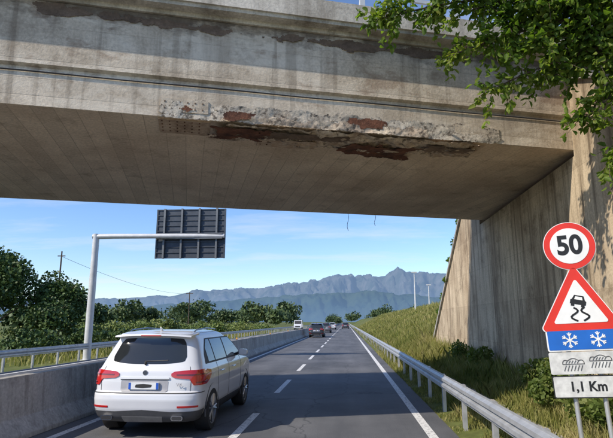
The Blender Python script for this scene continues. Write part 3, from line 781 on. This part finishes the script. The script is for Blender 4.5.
mass('roadside_shrubs',it,.24,lm_hedge)
it=[]
for k in range(26):
    y=rng.uniform(30,60); x=-17-rng.uniform(0,6); it.append((x,y,rng.uniform(1.0,2.2),rng.uniform(1.0,1.8),600))
mass('dark_shrubs',it,.18,lm_tree)
it=[(4.2,11.2,1.1,.5,1200),(3.7,10.4,.8,.4,900),(4.3,12.3,.9,.45,900),(4.0,9.4,1.0,.5,1000),(4.3,17.5,.9,.5,600),(4.1,20,1.0,.6,700),(3.6,8.3,.7,.4,900)]
mass('wall_foot_bushes',it,.075,lm_bush)
it=[(4.9,19.4+k*1.15,1.0,.42,260) for k in range(9)]
Ps=[crown_pts((x,y,float(walltop(y))+.25),(.35,.6,.35),n,5) for (x,y,h,r,n) in it]
V,F=quads(np.concatenate(Ps),.11); npmesh('wall_top_weeds',V,4,lm_near,None,F)
def blades(name,x,y,h,wd,m):
    n=len(x); z=gz(x,y); a=rng.uniform(0,2*math.pi,n); ln2=rng.uniform(.1,.6,n); b_=rng.uniform(0,2*math.pi,n)
    P=np.stack([x,y,z-.02],1); s=np.stack([np.cos(a),np.sin(a),0*a],1)*wd[:,None]
    l=np.stack([np.cos(b_)*ln2,np.sin(b_)*ln2,np.ones(n)],1)*h[:,None]
    mid=P+l*np.array([.35,.35,.6]); V=np.stack([P-s,P+s,mid+s*.7,P+l,mid-s*.7],1).reshape(-1,3)
    k=np.arange(n)[:,None]*5; npmesh(name,V,5,m,None,k+np.array([[0,1,2,3,4]]))
def clump(x,y,s=1.3): return np.array([noise.noise(Vector((a*s,b*s,0))) for a,b in zip(x,y)])
n=45000; y=7+27*rng.random(n)**1.3; x=rng.uniform(1.84,4.74,n); c=clump(x,y)
k=(c>-.25)|(x>3.4); x,y,c=x[k],y[k],c[k]
h=(.08+.22*np.clip(c+.3,0,1)+.38*np.clip((x-2.6)/1.8,0,1)*rng.random(len(x))+.35*np.clip((y-15)/8,0,1)*rng.random(len(x)))*rng.uniform(.6,1.3,len(x))
h=np.where(x<2.2,h*.5,h)
blades('verge_grass',x,y,h,rng.uniform(.003,.008,len(x))*(1+y*.03),grass_m)
n=90000; y=29+120*rng.random(n)**1.8; x=2.1+16*rng.random(n)**1.3
h=(.18+.38*rng.random(n)**2)*(1+.6*clump(x,y,.3)); blades('slope_grass',x,y,h,rng.uniform(.008,.02,n)*(y/30),grass_m)
n=14000; y=25+80*rng.random(n); x=-14-20*rng.random(n)
blades('field_grass',x,y,.3+.4*rng.random(n),rng.uniform(.02,.04,n),grass_m)
# ------------------------------------------------------------ mountains
def range_mesh(name,dist,prof,haze,rock,depth,seed,crest,rid=.24):
    NA=600; az_=np.linspace(prof[0][0],prof[-1][0],NA); el_=np.interp(az_,[p[0] for p in prof],[p[1] for p in prof])
    ker=np.hanning(9); ker/=ker.sum(); el_=np.convolve(np.pad(el_,4,'edge'),ker,'valid')
    rows=34; V=[]
    for j in range(rows):
        u=j/(rows-1); R=dist+depth*u
        for a,e in zip(az_,el_):
            hh=math.tan(rad(e))*(dist+depth)
            n1=noise.fractal(Vector((a*.6,seed,1)),.9,2.1,6)
            rg=1-abs(noise.fractal(Vector((a*.45+u*.8,u*1.6,seed+4)),.9,2.1,6))*2
            z=hh*(u**.9)*(1+crest*n1)+hh*rid*rg*math.sin(math.pi*min(1,u*.999))**.8
            V.append((R*math.sin(rad(a)),R*math.cos(rad(a)),z-20*(1-u)))
    V=np.array(V); I=np.arange(rows*NA).reshape(rows,NA); F=np.stack([I[:-1,:-1],I[:-1,1:],I[1:,1:],I[1:,:-1]],-1).reshape(-1,4)
    m,t,b=newmat(name+'_rock_haze'); geo=N(t,'ShaderNodeNewGeometry'); f=noi(t,geo.outputs['Position'],.0015,7,.65)
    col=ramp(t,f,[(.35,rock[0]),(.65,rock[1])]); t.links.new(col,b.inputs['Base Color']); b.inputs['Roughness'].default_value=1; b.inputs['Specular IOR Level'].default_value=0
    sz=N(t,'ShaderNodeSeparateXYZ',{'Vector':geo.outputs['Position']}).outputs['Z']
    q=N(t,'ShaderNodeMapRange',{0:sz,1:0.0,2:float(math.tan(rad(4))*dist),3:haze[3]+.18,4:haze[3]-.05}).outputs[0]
    em=N(t,'ShaderNodeEmission',{'Color':c4(haze[:3]),'Strength':1})  # aerial haze painted into the rock as blue emission, denser toward the base
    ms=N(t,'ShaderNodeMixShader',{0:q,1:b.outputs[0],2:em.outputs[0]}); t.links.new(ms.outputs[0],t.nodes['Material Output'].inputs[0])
    o=npmesh(name,V,4,m,None,F); o.data.polygons.foreach_set('use_smooth',[True]*len(o.data.polygons))
def pr(lst):
    out=[]
    for u,v in lst:
        a=(u-306.5)/520;c=(219-v)/520; hf=.981-.194*c; z=.194+.981*c; out.append((math.degrees(math.atan2(a,hf))-4.3,math.degrees(math.atan2(z,math.hypot(a,hf)))))
    return out
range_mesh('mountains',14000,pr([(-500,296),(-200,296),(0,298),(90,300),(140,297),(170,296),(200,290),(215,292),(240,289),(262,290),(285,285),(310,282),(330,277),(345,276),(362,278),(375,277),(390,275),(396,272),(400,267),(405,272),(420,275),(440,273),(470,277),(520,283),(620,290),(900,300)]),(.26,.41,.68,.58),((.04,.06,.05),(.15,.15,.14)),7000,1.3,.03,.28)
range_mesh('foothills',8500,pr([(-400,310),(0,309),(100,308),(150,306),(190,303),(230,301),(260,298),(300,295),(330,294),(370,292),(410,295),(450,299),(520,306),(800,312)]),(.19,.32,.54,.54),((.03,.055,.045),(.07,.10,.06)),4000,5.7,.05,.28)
print('objects',len(bpy.data.objects))
